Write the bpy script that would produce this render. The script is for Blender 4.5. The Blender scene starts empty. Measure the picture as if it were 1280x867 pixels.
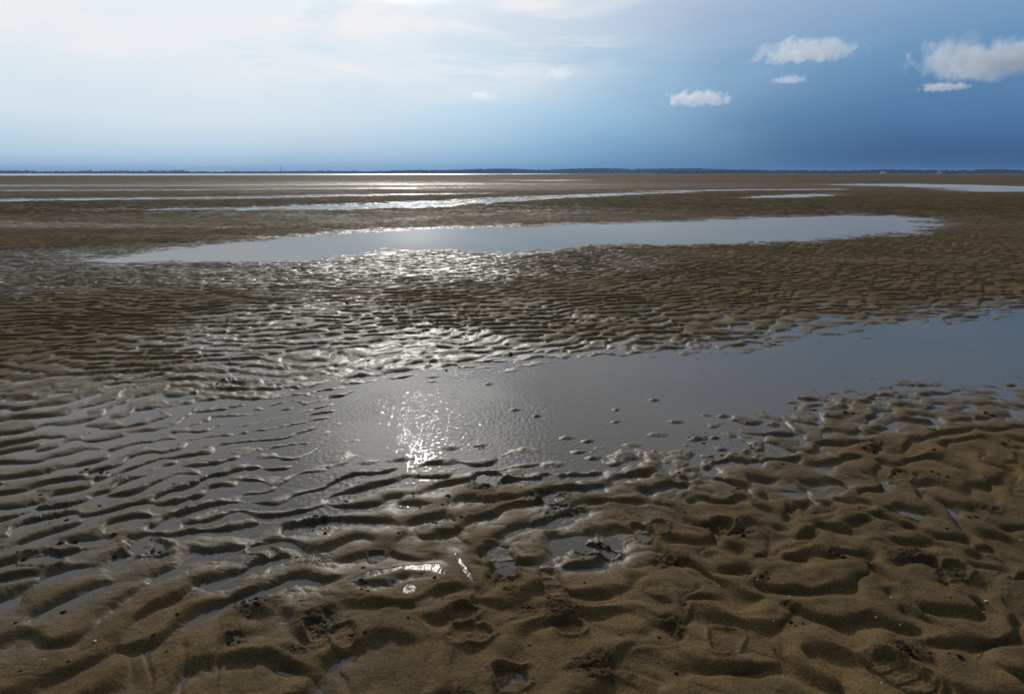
import bpy, math, random
import numpy as np
R = math.radians
rng = np.random.default_rng(7)
random.seed(7)
scene = bpy.context.scene
COL = scene.collection

# ------------------------------------------------------------------ camera
F, CX, CY, PITCH, CAMH = 914.0, 640.0, 433.5, math.atan((433.5 - 216.8) / 914.0), 1.6
cam_d = bpy.data.cameras.new('camera')
cam = bpy.data.objects.new('camera', cam_d); COL.objects.link(cam)
cam.location = (0, 0, CAMH)
cam.rotation_euler = (R(90) - PITCH, 0, 0)
cam_d.sensor_width = 36.0
cam_d.lens = F / 1280 * 36.0
cam_d.clip_start = 0.05
cam_d.clip_end = 60000
scene.camera = cam

def ray(px, py):
    dx = (px - CX) / F; dy = (CY - py) / F
    return dx, math.cos(PITCH) + dy * math.sin(PITCH), -math.sin(PITCH) + dy * math.cos(PITCH)

def ground(px, py):
    x, y, z = ray(px, py)
    t = CAMH / -z
    return x * t, y * t

def far_at(px, py, dist):
    """world point seen at a photo position, at a given ground distance"""
    x, y, z = ray(px, py)
    t = dist / math.hypot(x, y)
    return x * t, y * t, CAMH + z * t

def polar(px, py):
    x, y = ground(px, py)
    return math.atan2(x, y), math.log(math.hypot(x, y))

# ------------------------------------------------------------------ noise
def make_table(seed):
    return np.random.default_rng(seed).random((256, 256)).astype(np.float32)
TABS = [make_table(100 + i) for i in range(6)]

def vnoise(x, y, tab=0):
    t = TABS[tab]
    xf = np.floor(x); yf = np.floor(y)
    fx = (x - xf).astype(np.float32); fy = (y - yf).astype(np.float32)
    xi = xf.astype(np.int64) & 255; yi = yf.astype(np.int64) & 255
    x1 = (xi + 1) & 255; y1 = (yi + 1) & 255
    fx = fx * fx * fx * (fx * (fx * 6 - 15) + 10); fy = fy * fy * fy * (fy * (fy * 6 - 15) + 10)
    a = t[yi, xi]; b = t[yi, x1]; c = t[y1, xi]; d = t[y1, x1]
    return (a + (b - a) * fx + (c - a) * fy + (a - b - c + d) * fx * fy) * 2 - 1

def fbm(x, y, octaves=4, tab=0):
    s = 0; a = 1.0; n = 0
    for i in range(octaves):
        ca, sa = math.cos(.5 + i), math.sin(.5 + i)
        s = s + a * vnoise(x * ca - y * sa + 17.3 * i, x * sa + y * ca - 9.1 * i, (tab + i) % 6)
        n += a; a *= .5; x = x * 2.03; y = y * 2.03
    return s / n

def sstep(a, b, x):
    t = np.clip((x - a) / (b - a), 0, 1)
    return t * t * (3 - 2 * t)

def ripple(X, Y, lam, deg, spread, seed, n=18, skew=.5, g=1.5, lamvar=.16):
    """wave trains that fork and die out, steep side towards -k, broad crests and narrow troughs"""
    r = np.random.default_rng(seed)
    re = np.zeros_like(X, dtype=np.float32); im = np.zeros_like(re)
    for i in range(n):
        a = R(deg) + r.normal(0, R(spread))
        k = 2 * math.pi / (lam * (1 + r.normal(0, lamvar)))
        # crest runs along angle a, wave vector is perpendicular and points away from the camera
        ph = (X * (-math.sin(a)) + Y * math.cos(a)) * k + r.uniform(0, 6.283)
        re += np.cos(ph); im += np.sin(ph)
    re /= math.sqrt(n); im /= math.sqrt(n)
    amp = np.sqrt(re * re + im * im)
    p = np.arctan2(im, re)
    q = p + skew * np.cos(p)
    h = 1 - 2 * ((1 - np.cos(q)) * .5) ** g
    return (h * np.clip(amp / (amp + .28) * 1.25, 0, 1.15)).astype(np.float32)

# ------------------------------------------------------------------ how high the sand lies above the water table
# (direction, distance) control points: +1 means the troughs just reach the water, below -1 everything is drowned
CTRL = [(0,222,1.4),(640,222,1.5),(1280,222,1.7),(100,238,1.0),(300,232,.75),(600,232,.9),(1000,225,1.3),(850,252,1.4),
 (300,272,1.0),(80,300,1.25),(500,272,1.0),(700,262,1.0),(900,260,1.6),(1200,262,1.7),(1200,247,1.5),
 (30,325,.35),(100,345,.45),(300,345,.45),(450,335,.25),(560,330,.3),(700,328,.9),(1000,330,1.4),(1250,300,1.5),(1230,330,1.7),
 (100,400,1.3),(200,375,1.25),(350,400,.55),(450,378,.75),(550,375,1.15),(650,400,.9),(800,360,1.6),(1100,360,1.7),(1270,360,1.4),
 (30,440,1.1),(150,450,.8),(300,430,.35),(420,430,.4),(550,430,.45),(640,438,.35),(760,420,1.0),(900,405,1.0),(1100,390,1.0),
 (50,500,.6),(150,490,.4),(50,560,.3),(40,620,.35),(150,620,.1),(250,640,.15),(380,620,.1),(60,690,.5),(200,700,.35),
 (330,690,.35),(450,640,.35),(560,630,.7),(60,760,.8),(200,770,1.05),(30,820,.95),(300,820,1.2),(450,700,.85),(400,720,.5),
 (500,780,1.4),(600,680,.95),(640,650,.9),(705,650,.35),(715,685,.55),(640,750,1.5),(760,640,1.0),(850,610,.75),(900,650,1.4),
 (950,600,.9),(1010,617,.5),(1050,650,1.6),(1000,560,.75),(1050,530,.45),(1150,520,.6),(1250,510,.4),(1100,570,1.2),
 (1200,580,1.5),(1280,560,1.3),(1100,700,1.9),(900,750,1.8),(700,830,1.7),(1200,800,1.9),(1000,850,1.9),(100,860,1.2)]
POOLS = [  # (outline, drowned level, edge width)
 ([(1700,370),(1280,377),(1225,383),(1190,396),(1120,402),(1050,407),(960,418),(900,430),(840,437),(760,438),(705,450),
   (625,459),(560,465),(500,470),(440,482),(400,500),(395,540),(430,575),(470,588),(520,586),(600,578),(650,588),(700,596),
   (750,588),(800,570),(860,576),(905,572),(935,548),(950,530),(1000,519),(1050,500),(1100,490),(1190,484),(1280,490),(1700,490)], -1.3, .1),
 ([(440,478),(380,490),(300,500),(235,515),(190,535),(230,560),(300,592),(330,625),(400,640),(440,610),(450,575),(430,520)], -.5, .06),
 ([(430,480),(330,492),(200,505),(90,530),(40,560),(150,600),(230,625),(330,640),(430,620),(450,560)], -.05, .05),
 ([(95,326),(180,314),(260,305),(380,295),(460,288),(600,284),(720,280),(860,276),(940,271),(1080,268),(1150,272),(1182,280),
   (1170,289),(1100,297),(1000,303),(860,308),(760,307),(700,311),(640,317),(560,313),(500,312),(430,321),(370,328),(250,328),(150,330)], -1.3, .055),
 ([(-700,252),(0,248.2),(300,245.5),(480,243),(610,242),(480,245.2),(300,249),(0,252.5),(-700,257)], -.8, .035),
 ([(60,263),(280,259),(420,255.5),(570,250.5),(600,253),(560,259),(440,262),(280,263.5)], -.75, .03),
 ([(560,250),(640,246),(760,241.5),(870,239),(880,240.5),(780,245),(680,250),(600,255)], -.7, .02),
 ([(700,241),(900,236.8),(1060,236),(1060,237.8),(900,239)], -.7, .012),
 ([(895,248.5),(940,245),(1050,241),(1052,245),(1000,247.5)], -1.5, .03),
 ([(1000,230.5),(1150,229.5),(1290,233),(1700,234),(1700,242),(1290,240.5),(1180,240),(1160,235)], -.8, .035),
 ([(-300,239),(200,237),(520,235),(520,236.2),(200,238.6),(-300,241)], -.65, .012),
 ([(-300,232),(250,231.6),(600,230),(600,230.8),(250,232.6),(-300,233)], -.6, .01),
 ([(600,225.8),(700,225),(760,225.4),(700,226.4)], -.7, .01),
 ([(-3000,220.2),(0,219.9),(200,219.7),(420,219.3),(560,218.7),(700,217.6),(720,216.95),(-3000,216.95)], -3, .05),
 ([(434,729),(478,716),(548,707),(551,722),(515,724),(448,735)], -1.3, .02),
 ([(300,285),(0,277),(-100,281),(0,285)], .2, .03),
 ([(1003,612),(1045,614),(1040,625),(1008,624)], -.6, .015),
 ([(688,648),(716,650),(738,690),(700,692),(692,670)], -.5, .02),
]
TH0, TH1, LR0, LR1, NT, NR = R(-88), R(88), math.log(.8), math.log(9000), 1100, 1100
def level_grid():
    th = np.linspace(TH0, TH1, NT, dtype=np.float32)[None, :].repeat(NR, 0)
    lr = np.linspace(LR0, LR1, NR, dtype=np.float32)[:, None].repeat(NT, 1)
    num = np.zeros((NR, NT), np.float32); den = np.zeros_like(num)
    for px, py, w in CTRL:
        a, l = polar(px, py)
        d2 = ((th - a) * 1.4) ** 2 + ((lr - l) * 1.6) ** 2 + .003
        k = d2 ** -1.9
        num += k * w; den += k
    W = num / den
    W += .12 * fbm(th * 22, lr * 22, 3, 2) + .1 * fbm(th * 60, lr * 60, 2, 3)
    W += sstep(3.3, 4.0, lr) * (.42 * fbm(th * 9, lr * 42, 3, 4) - .05)
    for poly, lev, edge in POOLS:
        P = [polar(*p) for p in poly]
        d = np.full_like(W, 1e9); inside = np.zeros(W.shape, bool)
        for i in range(len(P)):
            (x0, y0), (x1, y1) = P[i], P[(i + 1) % len(P)]
            ex, ey = x1 - x0, y1 - y0
            t = np.clip(((th - x0) * ex + (lr - y0) * ey) / (ex * ex + ey * ey + 1e-12), 0, 1)
            d = np.minimum(d, (th - x0 - t * ex) ** 2 + (lr - y0 - t * ey) ** 2)
            c = (y0 > lr) != (y1 > lr)
            with np.errstate(divide='ignore', invalid='ignore'):
                inside ^= c & (th < (x1 - x0) * (lr - y0) / (y1 - y0 if y1 != y0 else 1e-9) + x0)
        s = np.sqrt(d); s[inside] *= -1
        s += edge * .6 * fbm(th * 40, lr * 40, 3, 1)
        t = sstep(-edge, edge * .8, s)
        W = np.minimum(W, lev * (1 - t) + W * t)
    return W
LEVEL = level_grid()
def level(X, Y):
    th = np.arctan2(X, Y); lr = np.log(np.maximum(np.hypot(X, Y), .81))
    u = np.clip((th - TH0) / (TH1 - TH0) * (NT - 1), 0, NT - 1.001)
    v = np.clip((lr - LR0) / (LR1 - LR0) * (NR - 1), 0, NR - 1.001)
    ui = u.astype(np.int32); vi = v.astype(np.int32); fu = u - ui; fv = v - vi
    g = LEVEL
    return (g[vi, ui] * (1 - fu) * (1 - fv) + g[vi, ui + 1] * fu * (1 - fv) + g[vi + 1, ui] * (1 - fu) * fv + g[vi + 1, ui + 1] * fu * fv).astype(np.float32)

MOUNDS = [(645,512,1),(671,520,.6),(708,547,1),(722,565,.9),(655,563,1.6),(600,556,1),(770,512,.6),(822,543,1.3),(845,527,1.1),(872,548,1.3),
 (817,500,.8),(892,533,.8),(990,503,.9),(1040,510,1.3),(1080,493,1),(1052,497,.7),(893,547,.7),(770,527,.6),(563,560,1.1),(500,574,1.2),
 (460,577,1.2),(735,551,.8),(940,528,1.2),(965,530,1.1),(1110,497,.7),(1150,497,1.4),(1200,508,1.3),(1010,512,.8),(848,572,1.4),(690,580,1.5),
 (742,572,1),(790,556,1.2),(775,570,1.4),(610,480,.8),(540,471,1),(640,590,1.6),(560,578,1.2),(905,520,.9),(1100,512,1.4),(1075,520,1.2),(1235,490,1)]
# shoe prints and trampled crumbly patches, at photo positions: (px, py, turn deg, length, width, depth)
PRINTS = [(628,702,-12,.27,.105,.026),(579,772,25,.11,.10,.022),(590,797,-70,.15,.10,.02),(712,790,0,.10,.10,.026),
 (802,668,0,.15,.075,.022),(825,664,8,.13,.075,.02),(692,736,-10,.24,.07,.016),(640,852,5,.12,.11,.035),(610,600,30,.17,.15,.03),
 (690,600,20,.14,.11,.018),(690,624,10,.13,.13,.025),(190,686,-60,.2,.12,.022),(430,800,-10,.15,.08,.018),(1135,858,-20,.27,.12,.022),
 (1190,722,60,.16,.09,.014),(470,697,0,.08,.06,.02),(745,690,-60,.18,.09,.018),(900,665,40,.14,.09,.014),(330,690,-50,.15,.08,.014),
 (905,810,30,.17,.1,.012),(395,790,-15,.12,.07,.014),(565,460,0,.2,.1,.02),(1125,600,50,.16,.09,.012),(55,700,-60,.2,.1,.015)]
CRUMB = [(628,725,.13),(395,655,.12),(190,690,.12),(315,762,.13),(925,668,.10),(1140,700,.11),(1130,822,.10),(745,690,.12),(835,705,.10),
 (660,765,.10),(705,765,.12),(745,840,.12),(700,640,.16),(280,480,.18),(690,622,.14),(370,815,.06),(290,800,.08),(1010,470,.02),
 (400,780,.12),(545,655,.08),(900,665,.08),(965,530,.05),(140,600,.14),(310,540,.10),(610,606,.13),(875,550,.1),(1100,560,.12),(930,560,.1),
 (985,765,.05),(1190,722,.08),(395,700,.10),(60,640,.15),(250,600,.12),(440,600,.1),(780,565,.1),(1230,640,.1),(840,790,.1),(565,880,.1)]

FILMS = [[(434,730),(452,722),(462,717),(476,715),(490,713),(500,711),(522,709),(548,707),(551,712),(550,723),(534,717),(516,716),(500,715),(487,720),(470,724),(452,729)],
         [(502,746),(506,738),(513,731),(519,738),(520,744),(513,747)], [(566,688),(572,697),(580,708),(587,719),(593,733),(588,732),(580,718),(572,704)]]
FILMS = [[ground(*p) for p in f] for f in FILMS]
def film_z(k, x, y):
    cx = sum(p[0] for p in FILMS[k]) / len(FILMS[k]); cy = sum(p[1] for p in FILMS[k]) / len(FILMS[k])
    return .016 - math.tan(R(4.7)) * (y - cy) + .01 * (x - cx)
def film_dist(k, x, y):
    P = FILMS[k]; d = np.full(x.shape, 1e9); ins = np.zeros(x.shape, bool)
    for i in range(len(P)):
        (x0, y0), (x1, y1) = P[i], P[(i + 1) % len(P)]
        ex, ey = x1 - x0, y1 - y0
        t = np.clip(((x - x0) * ex + (y - y0) * ey) / (ex * ex + ey * ey + 1e-12), 0, 1)
        d = np.minimum(d, np.hypot(x - x0 - t * ex, y - y0 - t * ey))
        ins ^= ((y0 > y) != (y1 > y)) & (x < (x1 - x0) * (y - y0) / ((y1 - y0) or 1e-9) + x0)
    return np.where(ins, -d, d)

def sand(X, Y, full=False):
    X = X.astype(np.float32); Y = Y.astype(np.float32)
    r = np.hypot(X, Y); th = np.arctan2(X, Y)
    W = level(X, Y)
    # gentle bending of the ripple trains
    wx = .22 * vnoise(X * .7, Y * .7, 0) + .06 * vnoise(X * 2.6, Y * 2.6, 1)
    wy = .22 * vnoise(X * .7 + 40, Y * .7 + 11, 2) + .06 * vnoise(X * 2.6 + 7, Y * 2.6, 3)
    jx = .035 * vnoise(X * 7, Y * 7, 4); jy = .035 * vnoise(X * 7 + 3, Y * 7 + 5, 5)
    U, V = X + wx, Y + wy
    h = np.zeros_like(X); A = np.zeros_like(X)
    near = 1 - sstep(4.6, 7.5, r + .8 * vnoise(X, Y, 1))
    right = sstep(-.35, .75, X - .12 * (Y - 2) + .5 * vnoise(X * .8, Y * .8, 5))
    mid = (1 - near) * (1 - sstep(22, 40, r))
    farw = sstep(22, 40, r) * (1 - sstep(95, 160, r))
    vfar = sstep(95, 160, r) * (1 - sstep(220, 400, r)); vvfar = sstep(220, 400, r)
    for w, amp, args, J in (
        (near * right, .0140, (.205, -6, 46, 11), 2.1),
        (near * (1 - right), .0142, (.19, 30, 26, 12), 1.1),
        (mid, .0125, (.235, 15, 22, 13), 1.1),
        (farw, .026, (.42, 6, 22, 14), 0),
        (vfar, .045, (1.1, 2, 20, 16), 0),
        (vvfar, .12, (4.0, 2, 14, 15), 0)):
        m = w > .003
        if not m.any(): continue
        a = amp * (1 - .2 * sstep(0, 1, vnoise(X[m] * .9, Y[m] * .9, 3)))
        rp = ripple(U[m] + J * jx[m], V[m] + J * jy[m], *args, g={11: 1.7, 12: 1.15, 13: 1.3}.get(args[3], 1.35), skew=.68)
        h[m] += w[m] * a * rp; A[m] += w[m] * a
    m = near * right > .003
    h[m] += (near * right)[m] * .0050 * ripple(U[m] + 2 * jx[m], V[m] + 2 * jy[m], .25, 68, 24, 31, n=12, g=1.9, skew=-.5)
    m = r > 18
    h[m] += sstep(18, 40, r[m]) * (.022 * fbm(X[m] * .8, Y[m] * .8, 3, 3) + .012 * vnoise(X[m] * 3, Y[m] * 3, 1) * (1 - sstep(60, 120, r[m])))
    # secondary small ripples, cross scours, soft lumps
    m = r < 30
    xs, ys, ww = X[m], Y[m], W[m]
    small = ripple(U[m] + jx[m], V[m] + jy[m], .10, 8, 40, 21, n=12, skew=.2)
    sc = .0032 * small * sstep(-.2, .6, vnoise(xs * 1.3, ys * 1.3, 2)) 
    sc += .0060 * fbm(xs * 3.3, ys * 3.3, 3, 4)
    muddy = .35 + .65 * sstep(1.3, .6, ww)
    sc += muddy * (.0034 * fbm(xs * 19, ys * 24, 3, 0) - .003 * sstep(.12, 0, np.abs(vnoise(xs * 11, ys * 15, 5))) * sstep(0, .5, vnoise(xs * 3, ys * 3, 2)))
    # worn troughs between lobes, running down the steep side
    v2 = vnoise((U[m] + jx[m]) * 6.5, (V[m]) * 1.5, 1)
    sc -= .0065 * sstep(.25, .0, np.abs(v2)) * sstep(.1, .7, vnoise(xs * 2.1, ys * 2.1, 0))
    h[m] += sc * (1 - sstep(18, 30, r[m]))
    drowned = sstep(-.4, -1.6, W)
    h = h * (1 - .72 * drowned)
    z = h + W * A
    z = np.where(W < -1.6, z - .0 , z)
    # crumbly ground
    crumb = np.zeros_like(X)
    near_i = np.where(r < 9)[0]
    xn, yn, zn, cn = X[near_i], Y[near_i], z[near_i], crumb[near_i]
    for px, py, rad in CRUMB:
        cx, cy = ground(px, py); rad = rad * .68 * (1 + .12 * math.hypot(cx, cy) - .3)
        k = np.where((np.abs(xn - cx) < rad * 2.2) & (np.abs(yn - cy) < rad * 2.2))[0]
        d = np.hypot(xn[k] - cx, (yn[k] - cy) * 1.2) / rad
        cn[k] = np.maximum(cn[k], sstep(1.5, .5, d + .9 * fbm(xn[k] * 14, yn[k] * 14, 3, 1)))
    for px, py, sz in MOUNDS:
        cx, cy = ground(px, py); wd = .052 * sz
        k = np.where((np.abs(xn - cx) < wd * 3) & (np.abs(yn - cy) < wd * 3))[0]
        if not len(k): continue
        dx, dy = xn[k] - cx, yn[k] - cy
        dx, dy = dx + .35 * dy, dy - .3 * dx
        e2 = (dx / wd) ** 2 + (dy / (wd * .62)) ** 2 + .5 * fbm(xn[k] * 22, yn[k] * 22, 3, 1)
        zn[k] = np.maximum(zn[k], .0165 * np.exp(-e2 * .7) - .006 + .002 * fbm(xn[k] * 50, yn[k] * 50, 2, 3))
    for px, py, turn, L, Wd, D in PRINTS:
        cx, cy = ground(px, py); t = R(turn); sc_ = 1.0
        k = np.where((np.abs(xn - cx) < L) & (np.abs(yn - cy) < L))[0]
        if not len(k): continue
        dx, dy = xn[k] - cx, yn[k] - cy
        v = (dx * math.sin(t) + dy * math.cos(t)) / (L / 2); u = (dx * math.cos(t) - dy * math.sin(t)) / (Wd / 2)
        u = u * (1 + .22 * np.clip(-v, -1, 1) ) + .12 * np.sin(v * 2.4)
        e = (np.abs(u) ** 2.4 + np.abs(v) ** 2.6) ** .42
        e = e + .13 * fbm(xn[k] * 30, yn[k] * 30, 3, 2)
        pit = sstep(1.08, .82, e)
        rim = np.exp(-((e - 1.22) / .17) ** 2)
        tread = .0022 * np.sign(np.sin(v * 14 * L / .27)) * (L > .2)
        base = float(np.mean(zn[k][np.hypot(dx, dy) < L * .5])) if len(k) else 0
        inner = base - D * .45 + .0035 * fbm(xn[k] * 45, yn[k] * 45, 3, 3) + tread
        inner = np.minimum(inner, zn[k] - D * .25)
        zn[k] = zn[k] * (1 - pit) + inner * pit + rim * (.0065 + .004 * fbm(xn[k] * 35, yn[k] * 35, 2, 5)) * (1 - pit)
        cn[k] = np.maximum(cn[k], rim * .4 * (fbm(xn[k] * 25, yn[k] * 25, 2, 4) > .05))
    rough = fbm(xn * 48, yn * 48, 3, 3)
    bead = np.abs(vnoise(xn * 85, yn * 85, 2))
    zn = zn + cn * (.0085 * rough - .005 * sstep(.2, 0, bead) + .001)
    for k in range(len(FILMS)):
        cx, cy = FILMS[k][0]
        q = np.where((np.abs(xn - cx) < .6) & (np.abs(yn - cy) < .6))[0]
        if not len(q): continue
        sd_ = film_dist(k, xn[q], yn[q]) + .006 * fbm(xn[q] * 30, yn[q] * 30, 2, 1); fz = film_z(k, xn[q], yn[q])
        t_ = sstep(.09, .0, sd_)
        zn[q] = zn[q] * (1 - t_) + (fz + .0015) * t_
        zn[q] = zn[q] - .010 * sstep(.004, -.006, sd_); cn[q] *= 1 - t_
    z[near_i] = zn; crumb[near_i] = cn
    if full:
        return z, W, A, crumb, r
    return z

# ------------------------------------------------------------------ helpers for nodes
def new_mat(name):
    m = bpy.data.materials.new(name); m.use_nodes = True
    m.node_tree.nodes.clear()
    return m, m.node_tree
class NT_:
    def __init__(s, nt): s.nt = nt
    def n(s, typ, **kw):
        nd = s.nt.nodes.new(typ)
        for k, v in kw.items(): setattr(nd, k, v)
        return nd
    def put(s, sock, v):
        if hasattr(v, 'links') or isinstance(v, bpy.types.NodeSocket): s.nt.links.new(v, sock)
        elif isinstance(v, (tuple, list)) and len(v) == 3 and sock.type == 'RGBA': sock.default_value = (*v, 1)
        else: sock.default_value = v
    def math(s, op, a, b=None, c=None, clamp=False):
        nd = s.n('ShaderNodeMath', operation=op, use_clamp=clamp)
        for i, v in enumerate((a, b, c)):
            if v is not None: s.put(nd.inputs[i], v)
        return nd.outputs[0]
    def ss(s, x, a, b, lo=0., hi=1.):
        nd = s.n('ShaderNodeMapRange', interpolation_type='SMOOTHSTEP')
        s.put(nd.inputs[0], x); nd.inputs[1].default_value = a; nd.inputs[2].default_value = b
        nd.inputs[3].default_value = lo; nd.inputs[4].default_value = hi
        return nd.outputs[0]
    def mix(s, f, a, b):
        nd = s.n('ShaderNodeMix', data_type='RGBA')
        s.put(nd.inputs[0], f); s.put(nd.inputs[6], a); s.put(nd.inputs[7], b)
        return nd.outputs[2]
    def noise(s, vec, scale, detail=4, rough=.55, dist=0., dim='3D'):
        nd = s.n('ShaderNodeTexNoise', noise_dimensions=dim)
        if vec is not None: s.put(nd.inputs['Vector'], vec)
        nd.inputs['Scale'].default_value = scale; nd.inputs['Detail'].default_value = detail
        nd.inputs['Roughness'].default_value = rough; nd.inputs['Distortion'].default_value = dist
        return nd.outputs['Fac']
    def scale(s, vec, xyz):
        nd = s.n('ShaderNodeVectorMath', operation='MULTIPLY'); s.put(nd.inputs[0], vec); nd.inputs[1].default_value = xyz
        return nd.outputs[0]
    def ramp(s, fac, stops, interp='LINEAR'):
        nd = s.n('ShaderNodeValToRGB'); cr = nd.color_ramp; cr.interpolation = interp
        while len(cr.elements) < len(stops): cr.elements.new(.5)
        for e, (p, c) in zip(cr.elements, sorted(stops, key=lambda q: q[0])): 
            e.position = p; e.color = (*c, 1)
        s.put(nd.inputs[0], fac)
        return nd.outputs[0]

def tag(o, label=None, cat=None, group=None, kind=None):
    if label: o['label'] = label
    if cat: o['category'] = cat
    if group: o['group'] = group
    if kind: o['kind'] = kind
    return o
def mesh_obj(name, verts, faces, mat, parent=None, smooth=True):
    me = bpy.data.meshes.new(name); me.from_pydata(verts, [], faces); me.update()
    if smooth: me.polygons.foreach_set('use_smooth', [True] * len(me.polygons))
    me.materials.append(mat)
    o = bpy.data.objects.new(name, me); COL.objects.link(o)
    if parent: o.parent = parent
    return o

# ------------------------------------------------------------------ sand material
def sand_material():
    m, nt = new_mat('wet_sand'); N = NT_(nt)
    geo = N.n('ShaderNodeNewGeometry'); pos = geo.outputs['Position']
    wet = N.n('ShaderNodeAttribute', attribute_name='wet').outputs['Fac']
    crumb = N.n('ShaderNodeAttribute', attribute_name='crumb').outputs['Fac']
    big = N.noise(pos, .55, 4, .6); mid = N.noise(pos, 6, 5, .65); fine = N.noise(pos, 120, 3, .7); grain = N.noise(pos, 330, 2, .6)
    warm = N.ss(N.math('ADD', N.math('MULTIPLY', big, .5), N.math('MULTIPLY', mid, .5)), .40, .60)
    col = N.mix(warm, (.128, .087, .039), (.188, .118, .048))
    olive = N.ss(N.noise(pos, 1.7, 3, .5), .52, .68)
    col = N.mix(N.math('MULTIPLY', olive, .28), col, (.098, .086, .040))
    g = N.math('ADD', N.math('MULTIPLY', N.ss(fine, .35, .65, -.24, .24), 1.0), N.ss(grain, .35, .65, -.3, .3))
    col2 = N.n('ShaderNodeVectorMath', operation='SCALE'); N.put(col2.inputs[0], col); N.put(col2.inputs[3], N.math('ADD', g, 1.0))
    col = col2.outputs[0]
    speck = N.ss(N.noise(pos, 240, 1, .5), .70, .74)
    col = N.mix(N.math('MULTIPLY', speck, .5), col, (.33, .29, .2))
    dark = N.ss(N.noise(pos, 75, 2, .5), .66, .72)
    col = N.mix(N.math('MULTIPLY', dark, .55), col, (.035, .026, .016))
    col = N.mix(N.math('MULTIPLY', crumb, .6), col, (.050, .035, .020))
    col = N.mix(N.math('MULTIPLY', wet, .3), col, (.085, .070, .042))
    b = N.n('ShaderNodeBsdfPrincipled')
    N.put(b.inputs['Base Color'], col)
    wn = N.math('ADD', wet, N.math('MULTIPLY', N.math('SUBTRACT', N.noise(pos, 5, 4, .6), .5), .9), clamp=True)
    N.put(b.inputs['Roughness'], N.ss(wn, 0, 1, .85, .56))
    b.inputs['IOR'].default_value = 1.4
    N.put(b.inputs['Specular IOR Level'], N.ss(wn, 0, 1, .06, .21))
    N.put(b.inputs['Coat Weight'], N.ss(wn, .7, 1.1, 0, .2))
    b.inputs['Coat Roughness'].default_value = .33; b.inputs['Coat IOR'].default_value = 1.33
    bump = N.n('ShaderNodeBump'); bump.inputs['Distance'].default_value = .0011; bump.inputs['Strength'].default_value = .8
    hgt = N.math('ADD', N.math('MULTIPLY', grain, .8), N.math('MULTIPLY', fine, 1.4))
    N.put(bump.inputs['Height'], hgt)
    bump2 = N.n('ShaderNodeBump'); bump2.inputs['Distance'].default_value = .008; bump2.inputs['Strength'].default_value = .8
    N.put(bump2.inputs['Height'], N.noise(pos, 26, 4, .6)); N.put(bump2.inputs['Normal'], bump.outputs[0])
    N.put(b.inputs['Normal'], bump2.outputs[0])
    cb = N.n('ShaderNodeBump'); cb.inputs['Distance'].default_value = .004; cb.inputs['Strength'].default_value = .5
    N.put(cb.inputs['Height'], N.noise(pos, 45, 3, .6))
    N.put(b.inputs['Coat Normal'], cb.outputs[0])
    out = N.n('ShaderNodeOutputMaterial'); nt.links.new(b.outputs[0], out.inputs[0])
    return m
SAND = sand_material()

# ------------------------------------------------------------------ the flat: one sheet, finest where it is walked on
def sand_sheet():
    core = np.arange(-43, 43.001, .066)
    side = np.concatenate([np.arange(43.3, 80, .35), np.arange(82, 178, 5)])
    th = np.radians(np.concatenate([-side[::-1], core, side])).astype(np.float64)
    r1 = 1 / np.linspace(1 / 1.35, 1 / 5, 760)
    r0 = np.concatenate([np.linspace(.25, 1.3, 22)])
    r2 = [5.0]
    while r2[-1] < 9000:
        q = r2[-1]
        r2.append(q + (.018 + (q - 5) * .0012 if q < 60 else .084 + (q - 60) * (.004 if q < 900 else .02)))
    rr = np.concatenate([r0, r1, np.array(r2[1:])])
    nr, nt = len(rr), len(th)
    X = (rr[:, None] * np.sin(th)[None, :]).ravel(); Y = (rr[:, None] * np.cos(th)[None, :]).ravel()
    z, W, A, crumb, r = sand(X, Y, True)
    Aeff = np.maximum(A, .01)
    wet = np.clip(1.15 - np.maximum(z, 0) / (Aeff * 1.5), 0, 1) * .6 * sstep(1.9, .9, W) + sstep(1.35, .35, W) * .55
    wet = np.clip(wet, 0, 1)
    co = np.empty((nr * nt + 1, 3), np.float32); co[:-1, 0] = X; co[:-1, 1] = Y; co[:-1, 2] = z
    co[-1] = (0, 0, .02)
    i = np.arange(nr - 1)[:, None] * nt; j = np.arange(nt)[None, :]
    jn = (j + 1) % nt
    q = np.stack([i + j, i + jn, i + nt + jn, i + nt + j], -1).reshape(-1, 4)[:, ::-1]
    # the wrap-around strip behind the camera is included (jn wraps)
    tri = np.stack([np.full(nt, nr * nt), np.arange(nt), (np.arange(nt) + 1) % nt], -1)[:, ::-1]
    me = bpy.data.meshes.new('sand_flat')
    me.vertices.add(len(co)); me.vertices.foreach_set('co', co.ravel())
    nl = q.size + tri.size
    me.loops.add(nl); me.loops.foreach_set('vertex_index', np.concatenate([q.ravel(), tri.ravel()]).astype(np.int32))
    me.polygons.add(len(q) + len(tri))
    st = np.concatenate([np.arange(len(q)) * 4, q.size + np.arange(len(tri)) * 3]).astype(np.int32)
    me.polygons.foreach_set('loop_start', st)
    me.update(calc_edges=True)
    me.polygons.foreach_set('use_smooth', np.ones(len(q) + len(tri), bool))
    for nm, arr in (('wet', wet), ('crumb', crumb)):
        at = me.attributes.new(nm, 'FLOAT', 'POINT')
        at.data.foreach_set('value', np.append(arr, 0).astype(np.float32))
    me.materials.append(SAND)
    o = bpy.data.objects.new('sand_flat', me); COL.objects.link(o)
    tag(o, kind='structure')
    print('sheet', nr, nt, nr * nt)
    return o
sand_sheet()

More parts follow.
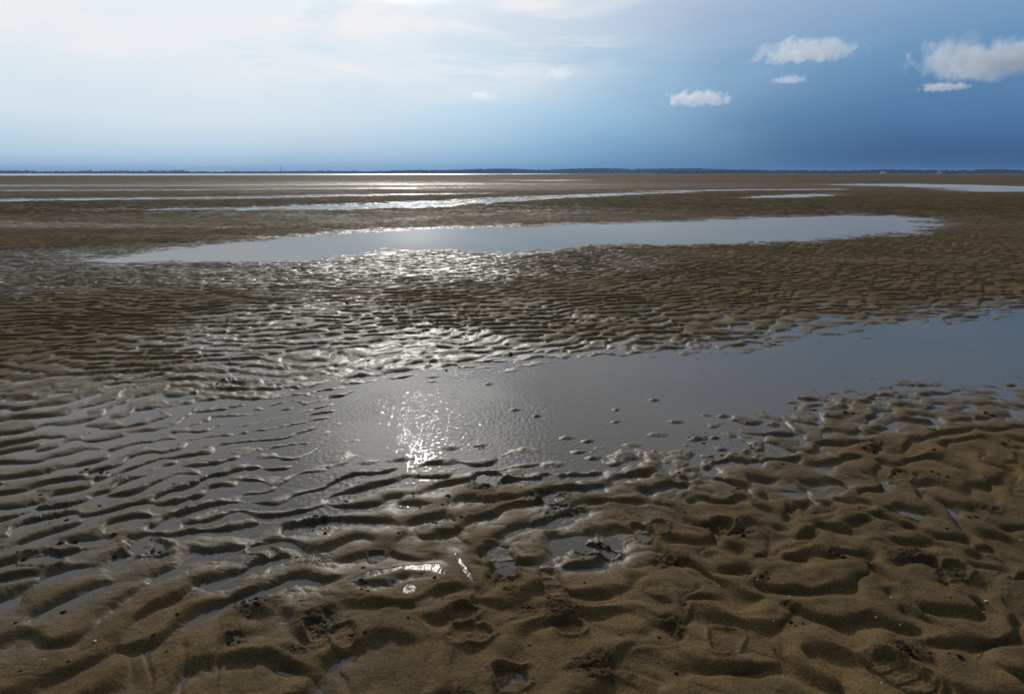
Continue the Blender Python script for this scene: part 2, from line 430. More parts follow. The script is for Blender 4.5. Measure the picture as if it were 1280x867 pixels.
# ------------------------------------------------------------------ water
def water_material(film=False):
    m, nt = new_mat('wet_film' if film else 'shallow_water'); N = NT_(nt)
    pos = N.n('ShaderNodeNewGeometry').outputs['Position']
    gust = N.ss(N.noise(pos, .8, 2, .5), .35, .62, .25, 1.)
    sxx = N.n('ShaderNodeSeparateXYZ'); N.put(sxx.inputs[0], pos)
    gust = N.math('MULTIPLY', gust, N.ss(sxx.outputs[0], -2.1, -.75, .15, 1.))
    a = N.noise(N.scale(pos, (42, 26, 1)), 1, 0, .5, .3)
    c = N.noise(N.scale(pos, (90, 60, 1)), 1, 0, .5, .3)
    bump = N.n('ShaderNodeBump'); bump.inputs['Distance'].default_value = .0031
    N.put(bump.inputs['Strength'], gust)
    N.put(bump.inputs['Height'], N.math('ADD', a, N.math('MULTIPLY', c, .25)))
    fr = N.n('ShaderNodeFresnel'); fr.inputs['IOR'].default_value = 1.34; N.put(fr.inputs['Normal'], bump.outputs[0])
    ln = N.n('ShaderNodeVectorMath', operation='LENGTH'); N.put(ln.inputs[0], pos)
    px_ = N.n('ShaderNodeSeparateXYZ'); N.put(px_.inputs[0], pos)
    windy = N.ss(px_.outputs[0], -1.5, 5., .10, .30)
    wr = N.math('ADD', N.math('MULTIPLY_ADD', N.ss(ln.outputs['Value'], 8., 20., 0., 1.), windy, .008), N.ss(ln.outputs['Value'], 20., 300., 0., .08))
    if film: wr = .2
    gl = N.n('ShaderNodeBsdfGlossy'); N.put(gl.inputs['Roughness'], wr); N.put(gl.inputs['Normal'], bump.outputs[0])
    tr = N.n('ShaderNodeBsdfTransparent'); tr.inputs[0].default_value = (.93, .93, .90, 1)
    df = N.n('ShaderNodeBsdfDiffuse'); df.inputs[0].default_value = (.225, .192, .142, 1)
    m1 = N.n('ShaderNodeMixShader'); m1.inputs[0].default_value = .46
    nt.links.new(tr.outputs[0], m1.inputs[1]); nt.links.new(df.outputs[0], m1.inputs[2])
    m2 = N.n('ShaderNodeMixShader'); N.put(m2.inputs[0], N.math('MULTIPLY', fr.outputs[0], (.1 if film else N.ss(ln.outputs['Value'], 8., 22., 1., .78))))
    nt.links.new(m1.outputs[0], m2.inputs[1]); nt.links.new(gl.outputs[0], m2.inputs[2])
    out = N.n('ShaderNodeOutputMaterial'); nt.links.new(m2.outputs[0], out.inputs[0])
    return m
def water():
    m = water_material(); v = [(0, 0, 0)]; f = []
    radii = [3, 10, 40, 160, 640, 2500, 9000]; n = 64
    for r in radii:
        v += [(r * math.sin(2 * math.pi * k / n), r * math.cos(2 * math.pi * k / n), 0) for k in range(n)]
    f += [(0, 1 + (k + 1) % n, 1 + k) for k in range(n)]
    for i in range(len(radii) - 1):
        b0, b1 = 1 + i * n, 1 + (i + 1) * n
        f += [(b0 + k, b0 + (k + 1) % n, b1 + (k + 1) % n, b1 + k) for k in range(n)]
    o = mesh_obj('water', v, f, m)
    tag(o, kind='structure')
water(); wmat = water_material(True)
for k in range(len(FILMS)):
    P = FILMS[k]; cx = sum(p[0] for p in P) / len(P); cy = sum(p[1] for p in P) / len(P)
    big = [(x + (x - cx) * .12, y + (y - cy) * .25) for x, y in P] 
    v = [(cx, cy, film_z(k, cx, cy))] + [(x, y, film_z(k, x, y)) for x, y in big]; n = len(P)
    if k == 0: v = v[1:]; f = [(i, i + 1, n - 2 - i, n - 1 - i) for i in range(n // 2 - 1)]
    else: f = [(0, 1 + i, 1 + (i + 1) % n) for i in range(n)]
    o = mesh_obj('puddle', v, f, wmat)
    if o.data.polygons[0].normal.z < 0: o.data.flip_normals()
    tag(o, kind='structure')

# ------------------------------------------------------------------ simple materials
def plain(name, col, rough=.7, var=.25, scale=30, spec=.3):
    m, nt = new_mat(name); N = NT_(nt)
    tc = N.n('ShaderNodeTexCoord').outputs['Object']
    f = N.ss(N.noise(tc, scale, 4, .6), .3, .7)
    b = N.n('ShaderNodeBsdfPrincipled')
    N.put(b.inputs['Base Color'], N.mix(f, tuple(c * (1 - var) for c in col), tuple(min(1, c * (1 + var)) for c in col)))
    b.inputs['Roughness'].default_value = rough; b.inputs['Specular IOR Level'].default_value = spec
    bump = N.n('ShaderNodeBump'); bump.inputs['Strength'].default_value = .3; bump.inputs['Distance'].default_value = .2 / scale
    N.put(bump.inputs['Height'], f); N.put(b.inputs['Normal'], bump.outputs[0])
    out = N.n('ShaderNodeOutputMaterial'); nt.links.new(b.outputs[0], out.inputs[0])
    return m
M_CAST = plain('cast_mud', (.040, .027, .015), .85, .4, 200, .08)
M_SHELL = plain('shell_white', (.72, .68, .62), .4, .12, 150, .5)
M_TWIG = plain('dark_twig', (.03, .022, .015), .7, .3, 100)
M_WHITE = plain('white_render', (.8, .8, .78), .6, .05, .05)
M_CREAM = plain('cream_render', (.6, .56, .48), .7, .08, .05)
M_ROOF = plain('dark_roof', (.09, .075, .07), .8, .2, .1)
M_GLASS = plain('window_dark', (.03, .035, .04), .2, .1, .1)
M_STEEL = plain('mast_steel', (.16, .17, .18), .5, .1, .1)
M_LAND = plain('shore_land', (.022, .030, .020), 1, .35, .004, 0)
M_TREE = plain('tree_leaves', (.020, .030, .017), 1, .3, .05, 0)
M_STONE = plain('dark_stone', (.05, .045, .04), .6, .3, 3)

# ------------------------------------------------------------------ lugworm casts: little heaps of coiled sand
def cast_mesh(seed, name):
    r = random.Random(seed); verts = []; faces = []
    pts = []; a = r.uniform(0, 6); rad = .5; z = .12
    n = 46
    for i in range(n):
        t = i / n
        a += r.uniform(.25, .75) * (1 if r.random() > .12 else -1.4)
        rad_ = (1 - t) * .95 * r.uniform(.55, 1.05) + .1
        pts.append((math.cos(a) * rad_, math.sin(a) * rad_, .10 + t * .62 + r.uniform(-.06, .06)))
    def P(i):
        i = max(0, min(len(pts) - 1, i)); return pts[i]
    S = 6
    for i in range(n):
        p = P(i); q = P(i + 1); o_ = P(i - 1)
        d = [q[k] - o_[k] for k in range(3)]; L = math.sqrt(sum(c * c for c in d)) or 1; d = [c / L for c in d]
        u = (-d[1], d[0], 0); lu = math.hypot(u[0], u[1]) or 1; u = (u[0] / lu, u[1] / lu, 0)
        w = (d[1] * u[2] - d[2] * u[1], d[2] * u[0] - d[0] * u[2], d[0] * u[1] - d[1] * u[0])
        tr = .17 * r.uniform(.75, 1.2) * (1 - .4 * (i / n)) * (.5 if i in (0, n - 1) else 1)
        for k in range(S):
            c, s = math.cos(k * 2 * math.pi / S) * tr, math.sin(k * 2 * math.pi / S) * tr
            verts.append(tuple(p[j] + u[j] * c + w[j] * s for j in range(3)))
        if i:
            b = (i - 1) * S
            faces += [(b + k, b + (k + 1) % S, b + S + (k + 1) % S, b + S + k) for k in range(S)]
    me = bpy.data.meshes.new(name); me.from_pydata(verts, [], faces); me.update()
    me.polygons.foreach_set('use_smooth', [True] * len(me.polygons)); me.materials.append(M_CAST)
    return me
CASTS = [cast_mesh(i, 'worm_cast') for i in range(6)]
cast_spots = []
clusters = [(315,762,10,14,9),(395,652,7,9,8),(925,668,5,9,5),(1140,700,7,12,7),(1131,824,7,12,4),(745,690,6,12,6),(840,706,6,14,6),
 (700,768,7,18,8),(660,766,5,8,6),(745,842,6,16,6),(620,735,5,10,6),(700,640,5,22,8),(290,800,4,10,5),(370,812,3,8,4),(520,622,2,6,3),
 (553,635,1,2,1),(640,600,3,22,6),(872,548,4,14,6),(970,535,3,16,4),(1000,512,2,8,3),(1090,562,4,12,5),(1170,540,3,20,4),(1240,520,3,14,4),
 (1255,556,3,8,3),(930,560,3,12,4),(1148,483,2,6,2),(1100,480,1,4,1),(1020,512,2,8,2),(925,616,2,5,3),(905,570,2,6,3),(1175,600,3,14,5),
 (560,622,2,6,3),(1060,520,3,10,4),(985,500,2,14,2),(1075,640,2,8,4),(955,730,3,8,4),(935,722,3,6,3),(600,560,2,8,3),(320,525,4,16,6),
 (280,480,4,16,5),(120,590,4,14,6),(130,540,3,14,5),(60,640,3,14,6),(235,640,2,8,4),(490,700,2,5,3),(545,727,1,2,1),(455,730,2,5,3),
 (190,690,4,9,5),(440,800,3,8,5),(30,700,2,8,4),(1120,590,3,10,5),(1040,700,3,30,14),(1000,790,3,14,8),(1190,830,3,10,6),(900,830,3,30,8),
 (640,440,2,30,4),(300,455,3,40,8),(450,450,3,40,8),(610,505,1,4,2),(755,500,1,2,1),(850,475,1,4,2),(1250,745,2,6,4),(1210,652,2,10,4)]
rr_ = random.Random(5)
for cx, cy, n, sx, sy in clusters:
    for k in range(n):
        cast_spots.append((cx + rr_.gauss(0, sx * .6), cy + rr_.gauss(0, sy * .6)))
for k in range(75):
    py = rr_.uniform(560, 855); cast_spots.append((rr_.uniform(20, 1260), py))
xy = np.array([ground(px, py) for px, py in cast_spots])
zz = sand(xy[:, 0], xy[:, 1])
GC = {'near': ('small dark crumbly worm cast on the wet brown sand in front of the big pool', 'worm casts dotted over the near sand'),
      'rim': ('small dark worm cast lying along the shore of the big pool', 'worm casts along the big pool'),
      'back': ('small dark worm cast on the shining mud beyond the big pool', 'worm casts beyond the big pool')}
for i, ((px, py), (x, y), z) in enumerate(zip(cast_spots, xy, zz)):
    if z < -.006: continue
    o = bpy.data.objects.new('worm_cast', CASTS[i % 6]); COL.objects.link(o)
    s = rr_.uniform(.006, .0125) * (1 + .22 * max(0, math.hypot(x, y) - 2.5) ** .8)
    o.scale = (s * rr_.uniform(.8, 1.3), s, s * rr_.uniform(.6, 1.0)); o.location = (x, y, z - .1 * s)
    o.rotation_euler = (0, 0, rr_.uniform(0, 6.28))
    key = 'near' if py > 585 else ('back' if (py < 470 and px < 700) else 'rim')
    tag(o, GC[key][0], 'worm cast', GC[key][1])

# ------------------------------------------------------------------ shells
def shell_mesh(seed):
    r = random.Random(seed); v = []; f = []
    nu, nv = 13, 7
    for side in (0, 1):
        for j in range(nv):
            t = j / (nv - 1)
            for i in range(nu):
                a = R(-62 + 124 * i / (nu - 1))
                rad = t * (1 + .05 * math.cos(i * math.pi)) * (1 - .1 * abs(a))
                x = math.sin(a) * rad; y = math.cos(a) * rad - .5
                z = .42 * math.sin(math.pi * min(1, .12 + t * .88)) * math.cos(a) ** .7 * .9 + .04 * math.cos(i * math.pi) * t
                v.append((x, y, z - side * .05))
    for side in (0, 1):
        b = side * nu * nv
        for j in range(nv - 1):
            for i in range(nu - 1):
                q = (b + j * nu + i, b + j * nu + i + 1, b + (j + 1) * nu + i + 1, b + (j + 1) * nu + i)
                f.append(q if not side else q[::-1])
    o2 = nu * nv
    for i in range(nu - 1):
        a = (nv - 1) * nu + i; f.append((a, a + 1, a + 1 + o2, a + o2))
    for j in range(nv - 1):
        for i in (0, nu - 1):
            a = j * nu + i; f.append((a, a + nu, a + nu + o2, a + o2))
    me = bpy.data.meshes.new('seashell'); me.from_pydata(v, [], f); me.update()
    me.polygons.foreach_set('use_smooth', [True] * len(f)); me.materials.append(M_SHELL)
    return me
SHELL = shell_mesh(1)
GS = ('tiny white shell fragment lying on the dry brown ripples', 'white shell bits scattered on the near sand')
shells = [(1184,661,.010),(1113,674,.011),(1160,683,.012),(1145,699,.010),(946,734,.012),(986,754,.012),(1113,755,.012),
 (1261,745,.022,'largest white cockle shell, half sunk in sand at the right edge'),(1232,760,.019,'white cockle shell just above a smaller one near the right edge'),
 (1230,767,.014),(1094,779,.012),(1124,789,.010),(1246,791,.012),(966,788,.009),(854,727,.009),(1101,861,.011),(898,738,.010),
 (120,810,.017,'pale rounded shell in the wet trough at the lower left'),(56,833,.014),(914,626,.014),(1041,618,.014),(1100,567,.015),
 (1130,620,.011),(660,662,.010),(677,737,.008),(430,675,.010),(1050,742,.008),(1205,705,.009),(1275,680,.010),(880,700,.008),(765,745,.007),(1165,770,.007)]
xy = np.array([ground(s[0], s[1]) for s in shells]); zz = sand(xy[:, 0], xy[:, 1])
for s, (x, y), z in zip(shells, xy, zz):
    o = bpy.data.objects.new('seashell', SHELL); COL.objects.link(o)
    o.scale = (s[2] * .6,) * 3; o.location = (x, y, max(z, 0) + .001)
    o.rotation_euler = (rr_.uniform(-.4, .5), rr_.uniform(-.4, .4), rr_.uniform(0, 6.28))
    if len(s) > 3: tag(o, s[3], 'shell', GS[1])
    else: tag(o, GS[0], 'shell', GS[1])

def tube(name, pts, r0, r1, mat, parent=None, S=7):
    v = []; f = []
    for i, p in enumerate(pts):
        a = pts[max(0, i - 1)]; b = pts[min(len(pts) - 1, i + 1)]
        d = np.array(b, float) - np.array(a, float); d /= np.linalg.norm(d) + 1e-9
        u = np.cross(d, (0, 0, 1)); 
        if np.linalg.norm(u) < 1e-3: u = np.array((1., 0, 0))
        u /= np.linalg.norm(u); w = np.cross(d, u); t = i / (len(pts) - 1); rr = r0 + (r1 - r0) * t
        for k in range(S):
            q = np.array(p) + rr * (math.cos(2 * math.pi * k / S) * u + math.sin(2 * math.pi * k / S) * w)
            v.append(tuple(q))
        if i: f += [((i - 1) * S + k, (i - 1) * S + (k + 1) % S, i * S + (k + 1) % S, i * S + k) for k in range(S)]
    f.append(tuple(range(S))[::-1]); f.append(tuple((len(pts) - 1) * S + k for k in range(S)))
    return mesh_obj(name, v, f, mat, parent)

tp = [(1230,807),(1228,816),(1226,825),(1222,830),(1218,832)]
txy = np.array([ground(*p) for p in tp]); tz = sand(txy[:, 0], txy[:, 1])
loc = (txy[0][0], txy[0][1], float(tz[0]))
tw = tube('dry_twig', [(x - loc[0], y - loc[1], float(z) - loc[2] + .003) for (x, y), z in zip(txy, tz)], .0016, .0009, M_TWIG)
tw.location = loc
tag(tw, 'thin dark bent twig lying on the sand in the lower right corner', 'twig')

# ------------------------------------------------------------------ far shore
def ridge(name, px0, px1, dist, prof, seed, thick, mat, jag):
    """a strip of land: its skyline heights (px above the water line) are turned into metres at its real distance"""
    n = int((px1 - px0) / 1.5); nr = 9; v = []; f = []
    r = np.random.default_rng(seed); jn = r.normal(0, 1, n)
    for i in range(n):
        px = px0 + (px1 - px0) * i / (n - 1)
        hh = np.interp(px, [p[0] for p in prof], [p[1] for p in prof]) / F * dist
        hh *= 1 + .10 * math.sin(px * .05 + seed) 
        x, y, _ = far_at(px, 220, 1.0)
        for j in range(nr):
            t = j / (nr - 1)
            d = dist + thick * t
            e = math.sin(math.pi * t) ** .7 * (1 + (jag * jn[i] * .1 if 0 < j < nr - 1 else 0))
            v.append((x * d, y * d, -1.5 + (hh + 1.5) * e))
        if i: f += [((i - 1) * nr + j, i * nr + j, i * nr + j + 1, (i - 1) * nr + j + 1) for j in range(nr - 1)]
    o = mesh_obj(name, v, f, mat)
    tag(o, kind='structure')
    return o
P_LEFT = [(-700,2.2),(0,2.2),(140,2.3),(150,3.0),(230,3.2),(240,1.6),(310,2.2),(420,2.8),(560,3.4),(700,2),(760,1)]
P_HEAD = [(430,0.4),(500,2.8),(560,4.0),(640,4.8),(700,5.2),(770,6.0),(800,5.8),(870,5.2),(960,3.4),(1060,2.4),(1150,1.0)]
P_RIGHT = [(820,.6),(900,2.8),(1000,2.8),(1100,3.2),(1200,3.0),(1280,3.2),(1900,3.3)]
hill_l = ridge('far_hills', -700, 760, 6500, P_LEFT, 1, 900, M_LAND, .6)
hill_h = ridge('headland_hills', 430, 1150, 5200, P_HEAD, 2, 1200, M_LAND, .5)
hill_r = ridge('low_shore_hills', 820, 1900, 3800, P_RIGHT, 3, 700, M_LAND, .4)

def treeline(name, px0, px1, dist, prof, seed, size, count, thick, label):
    """far-off wood: many ragged crowns along a ridge"""
    r = random.Random(seed); v = []; f = []
    base = [(math.cos(a) * c, math.sin(a) * c, s) for c, s in ((.55, 0.0), (1., .35), (.95, .7), (.6, 1.0)) for a in [k * math.pi / 3.5 for k in range(7)]] + [(0, 0, 1.15)]
    for c in range(count):
        px = r.uniform(px0, px1); t = r.random() * .55
        dens = math.sin(px * .021 + seed) + math.sin(px * .057 + 2 * seed) + .5
        if r.random() > .5 + .35 * dens: continue
        hh = np.interp(px, [p[0] for p in prof], [p[1] for p in prof]) / F * dist * (1 + .10 * math.sin(px * .05 + seed))
        d = dist + thick * t; x, y, _ = far_at(px, 220, 1.0)
        z = -1.5 + (hh + 1.5) * math.sin(math.pi * t) ** .7 - size * .3
        s = size * r.uniform(.5, 1.1) * (1.35 if r.random() < .08 else 1); b = len(v); w = s * r.uniform(.7, 1.3)
        for q in base:
            v.append((x * d + q[0] * w * r.uniform(.7, 1.25), y * d + q[1] * w * r.uniform(.7, 1.25), z + q[2] * s * r.uniform(.85, 1.2)))
        for ring in range(3):
            f += [(b + ring * 7 + k, b + ring * 7 + (k + 1) % 7, b + ring * 7 + 7 + (k + 1) % 7, b + ring * 7 + 7 + k) for k in range(7)]
        f += [(b + 21 + k, b + 21 + (k + 1) % 7, b + 28) for k in range(7)]
    o = mesh_obj(name, v, f, M_TREE, smooth=False)
    tag(o, label, 'woodland', kind='stuff')
treeline('far_woods', -700, 760, 6500, P_LEFT, 1, 8, 3200, 900, 'pale blue wooded skyline across the water, farthest stretch on the left')
treeline('headland_woods', 430, 1150, 5200, P_HEAD, 2, 8, 3800, 1200, 'dark blue wood covering the high headland in the middle')
treeline('shore_woods', 820, 1900, 3800, P_RIGHT, 3, 7, 3200, 700, 'low dark wood along the shore on the right')

def box(v, f, x0, x1, y0, y1, z0, z1):
    b = len(v)
    v += [(x0,y0,z0),(x1,y0,z0),(x1,y1,z0),(x0,y1,z0),(x0,y0,z1),(x1,y0,z1),(x1,y1,z1),(x0,y1,z1)]
    f += [(b,b+3,b+2,b+1),(b+4,b+5,b+6,b+7),(b,b+1,b+5,b+4),(b+1,b+2,b+6,b+5),(b+2,b+3,b+7,b+6),(b+3,b,b+4,b+7)]
def house(px, py, dist, w, d, h, rh, wall, label, roof=True, cat='house', group=None, name='house', prof=None):
    if prof is not None:
        hh = np.interp(px, [p[0] for p in prof[0]], [p[1] for p in prof[0]]) / F * prof[1] * (1 + .10 * math.sin(px * .05 + prof[3]))
        want = (216.8 - py) / F * prof[1] + CAMH
        e_ = min(.93, max(.1, (want + 1.5) / (hh + 1.5)))
        dist = prof[1] + prof[2] * math.asin(e_ ** (1 / .7)) / math.pi - 4
    x, y, z = far_at(px, py, dist)
    if prof is not None: z = -1.5 + (hh + 1.5) * e_ - .5
    e = bpy.data.objects.new(name, None); COL.objects.link(e); e.location = (x, y, z); e.rotation_euler = (0, 0, -math.atan2(x, y))
    v, f = [], []; box(v, f, -w/2, w/2, -d/2, d/2, -10, h); mesh_obj('wall', v, f, wall, e, False)
    if rh > 0:
        v = [(-w/2-.6,-d/2-.6,h+.05),(w/2+.6,-d/2-.6,h+.05),(w/2+.6,d/2+.6,h+.05),(-w/2-.6,d/2+.6,h+.05),(-w/2+1,0,h+rh),(w/2-1,0,h+rh)]
        f = [(0,1,5,4),(2,3,4,5),(1,2,5),(3,0,4),(3,2,1,0)]
        mesh_obj('roof', v, f, M_ROOF, e, False)
    nw = max(2, int(w / 6))
    for k in range(nw):
        xx = -w/2 + w * (k + .5) / nw; v, f = [], []
        box(v, f, xx - .8, xx + .8, -d/2 - .15, -d/2 + .1, h * .45, h * .45 + 1.8)
        mesh_obj('window', v, f, M_GLASS, e, False)
    tag(e, label, cat, group)
    return e
house(397, 215.8, 5600, 34, 16, 5, 0, M_WHITE, 'long white flat building at the water edge right of the thin mast', cat='building', name='low_building')
g = 'white houses on the headland'
gl_ = 'tiny pale house among dark trees on the headland slope'
for i, (px, py) in enumerate([(798,212.0),(812,212.7),(722,213.0),(690,212.6),(880,212.4),(560,213.2),(845,212.9),(768,213.1),(744,211.8),(905,212.8),(940,212.6),(640,213.0)]):
    house(px, py, 5190 if py > 212.5 else 5350, rr_.uniform(11, 19), 9, 6.5, 3.5, M_WHITE if i % 2 == 0 else M_CREAM, gl_, group=g, prof=(P_HEAD, 5200, 1200, 2))
house(1250, 214.4, 3700, 20, 10, 6, 4, M_CREAM, 'pale house farthest right on the low shore, beside a second one', group='houses on the low shore', prof=(P_RIGHT, 3800, 700, 3))
house(1262, 215.2, 3690, 16, 10, 4, 3, M_WHITE, 'low white house at the far right end of the low shore', group='houses on the low shore', prof=(P_RIGHT, 3800, 700, 3))
house(1030, 214.8, 3720, 16, 9, 5, 4, M_CREAM, 'single pale house on the low shore left of the dunes', group='houses on the low shore', prof=(P_RIGHT, 3800, 700, 3))

# pale bare dunes showing above the right-hand shore
def dune(px, dist, w, h, label, seed):
    x, y, z = far_at(px, 216.8, dist); n, m = 22, 10; v = []; f = []
    r = random.Random(seed)
    for j in range(m):
        for i in range(n):
            a = i / (n - 1) * 2 - 1; b = j / (m - 1) * 2 - 1
            k = max(0, 1 - a * a) * max(0, 1 - b * b)
            v.append((a * w / 2, b * w * .35, -3 + (h + 3) * k ** .6 * (1 + .35 * a + r.uniform(-.06, .06))))
        if j: f += [((j-1)*n+i, (j-1)*n+i+1, j*n+i+1, j*n+i) for i in range(n-1)]
    o = mesh_obj('sand_dune', v, f, M_DUNE); o.location = (x, y, 1.5); o.rotation_euler = (0, 0, -math.atan2(x, y))
    tag(o, label, 'dune', 'pale dunes on the far shore')
M_DUNE = plain('dune_sand', (.62, .58, .5), .9, .1, .1)
dune(1104, 3600, 34, 8, 'broad pale grey dune showing above the trees, left of the white one', 1)
dune(1174, 3600, 24, 6.5, 'small bright white dune on the low right-hand shore', 2)

# transmission mast
x, y, z = far_at(351, 214.4, 6200)
e = bpy.data.objects.new('radio_mast', None); COL.objects.link(e); e.location = (x, y, 0)
tag(e, 'tall thin mast standing up from the far shore on the left', 'mast')
tube('pole', [(0, 0, 0), (0, 0, 22), (0, 0, 44), (0, 0, 56)], 2.6, 1.0, M_STEEL, e, 6)
for hh in (30, 42):
    v, f = [], []; box(v, f, -3.4, 3.4, -3.4, 3.4, hh, hh + 3); mesh_obj('antenna_platform', v, f, M_STEEL, e, False)

# ------------------------------------------------------------------ cumulus clouds: real volumes kilometres away
def cloud(px, py, wpx, hpx, dist, seed, label, dens=1.0, group='small white cumulus clouds'):
    x, y, z = far_at(px, py, dist)
    w = wpx / F * dist; h = hpx / F * dist
    m, nt = new_mat('cloud_vapour'); N = NT_(nt)
    tc = N.n('ShaderNodeTexCoord').outputs['Object']
    ad = N.n('ShaderNodeVectorMath', operation='ADD'); N.put(ad.inputs[0], tc); ad.inputs[1].default_value = (seed * 3.1, seed * 1.7, seed * .9)
    n1 = N.noise(N.scale(ad.outputs[0], (w / h * 1.0, w * .6 / h, 1.0)), 1.15, 6, .62, .35)
    ln = N.n('ShaderNodeVectorMath', operation='LENGTH')
    sx = N.n('ShaderNodeSeparateXYZ'); N.put(sx.inputs[0], tc)
    # flattened base: below the middle the body falls off faster
    zz_ = N.math('MULTIPLY', sx.outputs[2], N.math('ADD', 1.0, N.math('MULTIPLY', N.math('LESS_THAN', sx.outputs[2], 0.0), .7)))
    cb = N.n('ShaderNodeCombineXYZ'); N.put(cb.inputs[0], sx.outputs[0]); N.put(cb.inputs[1], sx.outputs[1]); N.put(cb.inputs[2], zz_)
    N.put(ln.inputs[0], cb.outputs[0])
    body = N.math('SUBTRACT', N.math('MULTIPLY_ADD', n1, 2.6, -.62), ln.outputs['Value'])
    d = N.ss(body, .0, .2)
    pv = N.n('ShaderNodeVolumePrincipled')
    pv.inputs['Color'].default_value = (.995, .99, .99, 1)
    pv.inputs['Anisotropy'].default_value = .55
    N.put(pv.inputs['Density'], N.math('MULTIPLY', d, dens * 2.4 / h))
    out = N.n('ShaderNodeOutputMaterial'); nt.links.new(pv.outputs[0], out.inputs['Volume'])
    v, f = [], []
    nu, nv = 20, 10
    v.append((0, 0, 1)); 
    for j in range(1, nv):
        for i in range(nu):
            a = math.pi * j / nv; b = 2 * math.pi * i / nu
            v.append((math.sin(a) * math.cos(b), math.sin(a) * math.sin(b), math.cos(a)))
    v.append((0, 0, -1))
    f += [(0, 1 + i, 1 + (i + 1) % nu) for i in range(nu)]
    for j in range(nv - 2):
        b0 = 1 + j * nu
        f += [(b0 + i, b0 + nu + i, b0 + nu + (i + 1) % nu, b0 + (i + 1) % nu) for i in range(nu)]
    b0 = 1 + (nv - 2) * nu
    f += [(b0 + (i + 1) % nu, b0 + i, len(v) - 1) for i in range(nu)]
    o = mesh_obj('cumulus_cloud', v, f, m)
    o.location = (x, y, z); o.scale = (w / 2 * 1.05, w / 2 * .4, h / 2 * 1.15); o.rotation_euler = (0, 0, -math.atan2(x, y))
    tag(o, label, 'cloud', group)
cloud(870, 126, 84, 26, 12000, 1, 'small lone white cloud, lowest and leftmost of the clear ones')
cloud(1006, 68, 125, 38, 12000, 2, 'long puffy white cloud high above the headland end')
cloud(985, 101, 46, 14, 12000, 3, 'faint wisp of cloud just beneath the long puffy one', .5)
cloud(1238, 78, 180, 62, 12000, 4, 'biggest white cloud, cut off by the right edge of the view', 1.5)
cloud(1180, 110, 62, 13, 12000, 5, 'thin white shred under the left end of the biggest cloud', .7)
cloud(698, 94, 52, 22, 13000, 6, 'pale round cloud puff near the middle, higher than its neighbour', .45)
cloud(603, 121, 40, 17, 13000, 7, 'faintest little cloud puff, lower and left of the pale round one', .45)

# ------------------------------------------------------------------ haze
def haze():
    m, nt = new_mat('haze'); N = NT_(nt)
    pv = N.n('ShaderNodeVolumePrincipled')
    pv.inputs['Color'].default_value = (.30, .55, 1., 1); pv.inputs['Density'].default_value = .00009; pv.inputs['Anisotropy'].default_value = .2
    out = N.n('ShaderNodeOutputMaterial'); nt.links.new(pv.outputs[0], out.inputs['Volume'])
    v, f = [], []; box(v, f, -9500, 9500, -9500, 9500, -8, 64)
    o = mesh_obj('haze', v, f, m, smooth=False); tag(o, kind='stuff', label='thin blue sea haze', cat='haze')
USE_HAZE = True
if USE_HAZE: haze()

# ------------------------------------------------------------------ sun and sky
SUN_AZ, SUN_EL = R(-7.5), R(21)
sd = bpy.data.lights.new('sun', 'SUN'); sd.energy = 1.5; sd.angle = R(.5); sd.color = (1, .95, .88)
so = bpy.data.objects.new('sun', sd); COL.objects.link(so)
so.rotation_euler = (R(90) - SUN_EL, 0, math.pi - SUN_AZ)
from mathutils import Vector
dirv = Vector((math.sin(SUN_AZ) * math.cos(SUN_EL), math.cos(SUN_AZ) * math.cos(SUN_EL), math.sin(SUN_EL)))
so.rotation_euler = dirv.to_track_quat('Z', 'Y').to_euler()

w = bpy.data.worlds.new('World'); scene.world = w; w.use_nodes = True
nt = w.node_tree; nt.nodes.clear(); N = NT_(nt)
sky = N.n('ShaderNodeTexSky', sky_type='NISHITA'); sky.sun_disc = False
sky.sun_elevation = SUN_EL; sky.sun_rotation = SUN_AZ; sky.dust_density = 1.5
tc = N.n('ShaderNodeTexCoord').outputs['Generated']
sx = N.n('ShaderNodeSeparateXYZ'); N.put(sx.inputs[0], tc)
el = N.math('MULTIPLY', N.math('ARCSINE', sx.outputs[2]), 180 / math.pi)
az = N.math('MULTIPLY', N.math('ARCTAN2', sx.outputs[0], sx.outputs[1]), 180 / math.pi)
# soft waviness so no gradient runs ruler-straight
wav = N.math('MULTIPLY', N.math('SUBTRACT', N.noise(N.scale(tc, (2.2, 2.2, 9)), 1, 3, .5), .5), 1.0)
elw = N.math('ADD', el, N.math('MULTIPLY', wav, 5.0)); azw = N.math('ADD', az, N.math('MULTIPLY', wav, 26.))
t = N.math('DIVIDE', N.math('MAXIMUM', elw, 0.), 40., clamp=True)
def E(d): return d / 40
def srgb(*c): return tuple(((v / 255 + .055) / 1.055) ** 2.4 if v > 10 else v / 3294 for v in c)
left = N.ramp(t, [(E(0), srgb(162,198,224)), (E(1.5), srgb(190,216,234)), (E(4), srgb(216,231,241)), (E(7.5), srgb(229,237,243)), (E(11), srgb(234,240,245)), (E(20), (1.0, 1.0, 1.0)), (E(32), (.75, .8, .9))])
cent = N.ramp(t, [(E(0), srgb(116,166,208)), (E(1.5), srgb(138,184,219)), (E(4), srgb(172,211,237)), (E(7.5), srgb(196,225,243)), (E(11), srgb(222,233,244)), (E(20), (.95, .97, 1.0)), (E(32), (.7, .76, .86))])
righ = N.ramp(t, [(E(0), srgb(42,76,120)), (E(1.5), srgb(52,90,136)), (E(4), srgb(76,118,162)), (E(7.5), srgb(104,145,186)), (E(11), srgb(134,164,199)), (E(20), (.55, .61, .70)), (E(32), (.55, .6, .68))])
g = N.mix(N.ss(azw, -19., 7.), left, cent)
g = N.mix(N.ss(azw, -7., 29.), g, righ)
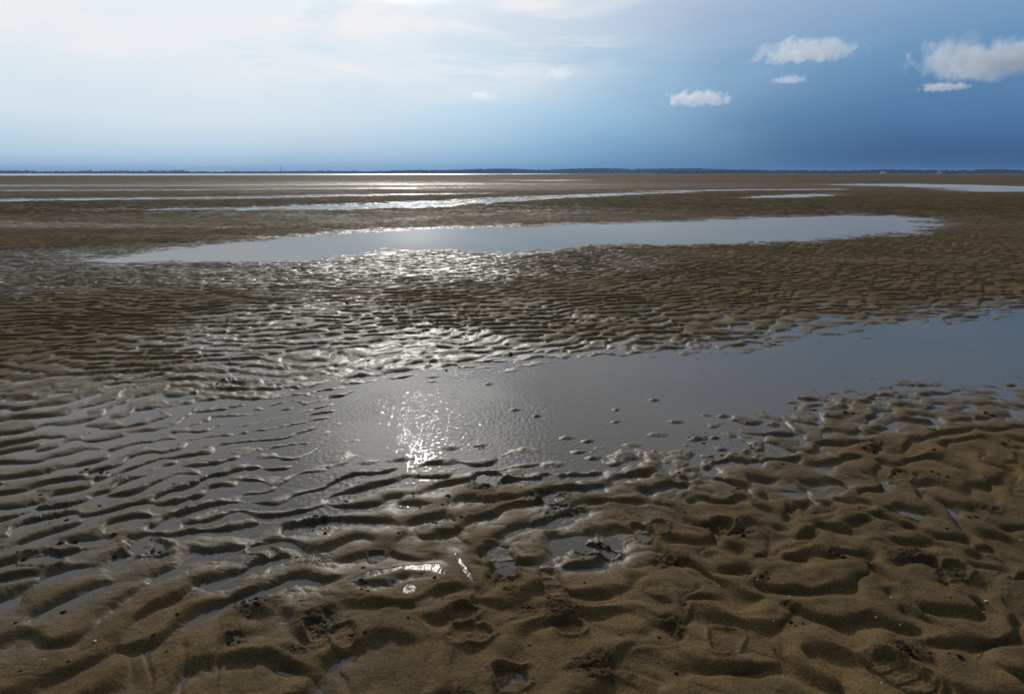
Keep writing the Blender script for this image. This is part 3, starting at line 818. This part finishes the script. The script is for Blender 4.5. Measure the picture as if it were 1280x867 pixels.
# streaks of high thin cloud in the bright half
st = N.noise(N.scale(tc, (3.2, 3.2, 15)), 1, 7, .62, .6)
st2 = N.noise(N.scale(tc, (9, 9, 34)), 1, 5, .6, .4)
streak = N.math('MULTIPLY', N.ss(N.math('ADD', N.math('MULTIPLY', st, .75), N.math('MULTIPLY', st2, .25)), .46, .62),
                N.math('MULTIPLY', N.ss(elw, 3., 9.), N.ss(N.math('SUBTRACT', azw, N.math('MULTIPLY', elw, 1.1)), 4., -9., 0., .8)))
g = N.mix(streak, g, srgb(243, 242, 243))
holes = N.math('MULTIPLY', N.ss(N.noise(N.scale(tc, (4, 4, 17)), 1.3, 5, .6, .3), .52, .68), N.math('MULTIPLY', N.ss(elw, 5., 9.), N.ss(az, 0., -12., 0., .55)))
g = N.mix(holes, g, srgb(196, 222, 240))
# brightness of the veil round the hidden sun
dt = N.n('ShaderNodeVectorMath', operation='DOT_PRODUCT'); N.put(dt.inputs[0], tc); dt.inputs[1].default_value = tuple(dirv)
glow = N.ss(dt.outputs['Value'], math.cos(R(10)), 1.0, 0, 1.6)
gadd = N.n('ShaderNodeVectorMath', operation='SCALE'); N.put(gadd.inputs[0], (1., .97, .92)); N.put(gadd.inputs[3], glow)
gsum = N.n('ShaderNodeVectorMath', operation='ADD'); N.put(gsum.inputs[0], g); N.put(gsum.inputs[1], gadd.outputs[0])
# cloud cover hides most of the clear Nishita sky ahead, less of it behind and overhead
cover = N.math('MULTIPLY', N.ss(sx.outputs[1], -.1, .5), N.ss(el, 65., 40.))
cover = N.math('MULTIPLY', cover, .985)
bg1 = N.n('ShaderNodeBackground'); N.put(bg1.inputs[0], sky.outputs[0]); bg1.inputs[1].default_value = .06
bg2 = N.n('ShaderNodeBackground'); N.put(bg2.inputs[0], gsum.outputs[0]); bg2.inputs[1].default_value = 1.0
mx = N.n('ShaderNodeMixShader'); N.put(mx.inputs[0], cover)
nt.links.new(bg1.outputs[0], mx.inputs[1]); nt.links.new(bg2.outputs[0], mx.inputs[2])
out = N.n('ShaderNodeOutputWorld'); nt.links.new(mx.outputs[0], out.inputs[0])

# ------------------------------------------------------------------ render settings
scene.view_settings.view_transform = 'Standard'
scene.view_settings.look = 'None'
scene.view_settings.exposure = 0
scene.view_settings.gamma = 1
scene.cycles.use_denoising = True
scene.cycles.denoiser = 'OPENIMAGEDENOISE'
scene.cycles.denoising_input_passes = 'RGB_ALBEDO_NORMAL'
scene.cycles.denoising_prefilter = 'ACCURATE'
scene.cycles.max_bounces = 8
scene.cycles.diffuse_bounces = 2
scene.cycles.glossy_bounces = 3
scene.cycles.transparent_max_bounces = 12
scene.cycles.volume_bounces = 5
scene.cycles.volume_max_steps = 128
scene.cycles.sample_clamp_direct = 120
scene.cycles.sample_clamp_indirect = 4
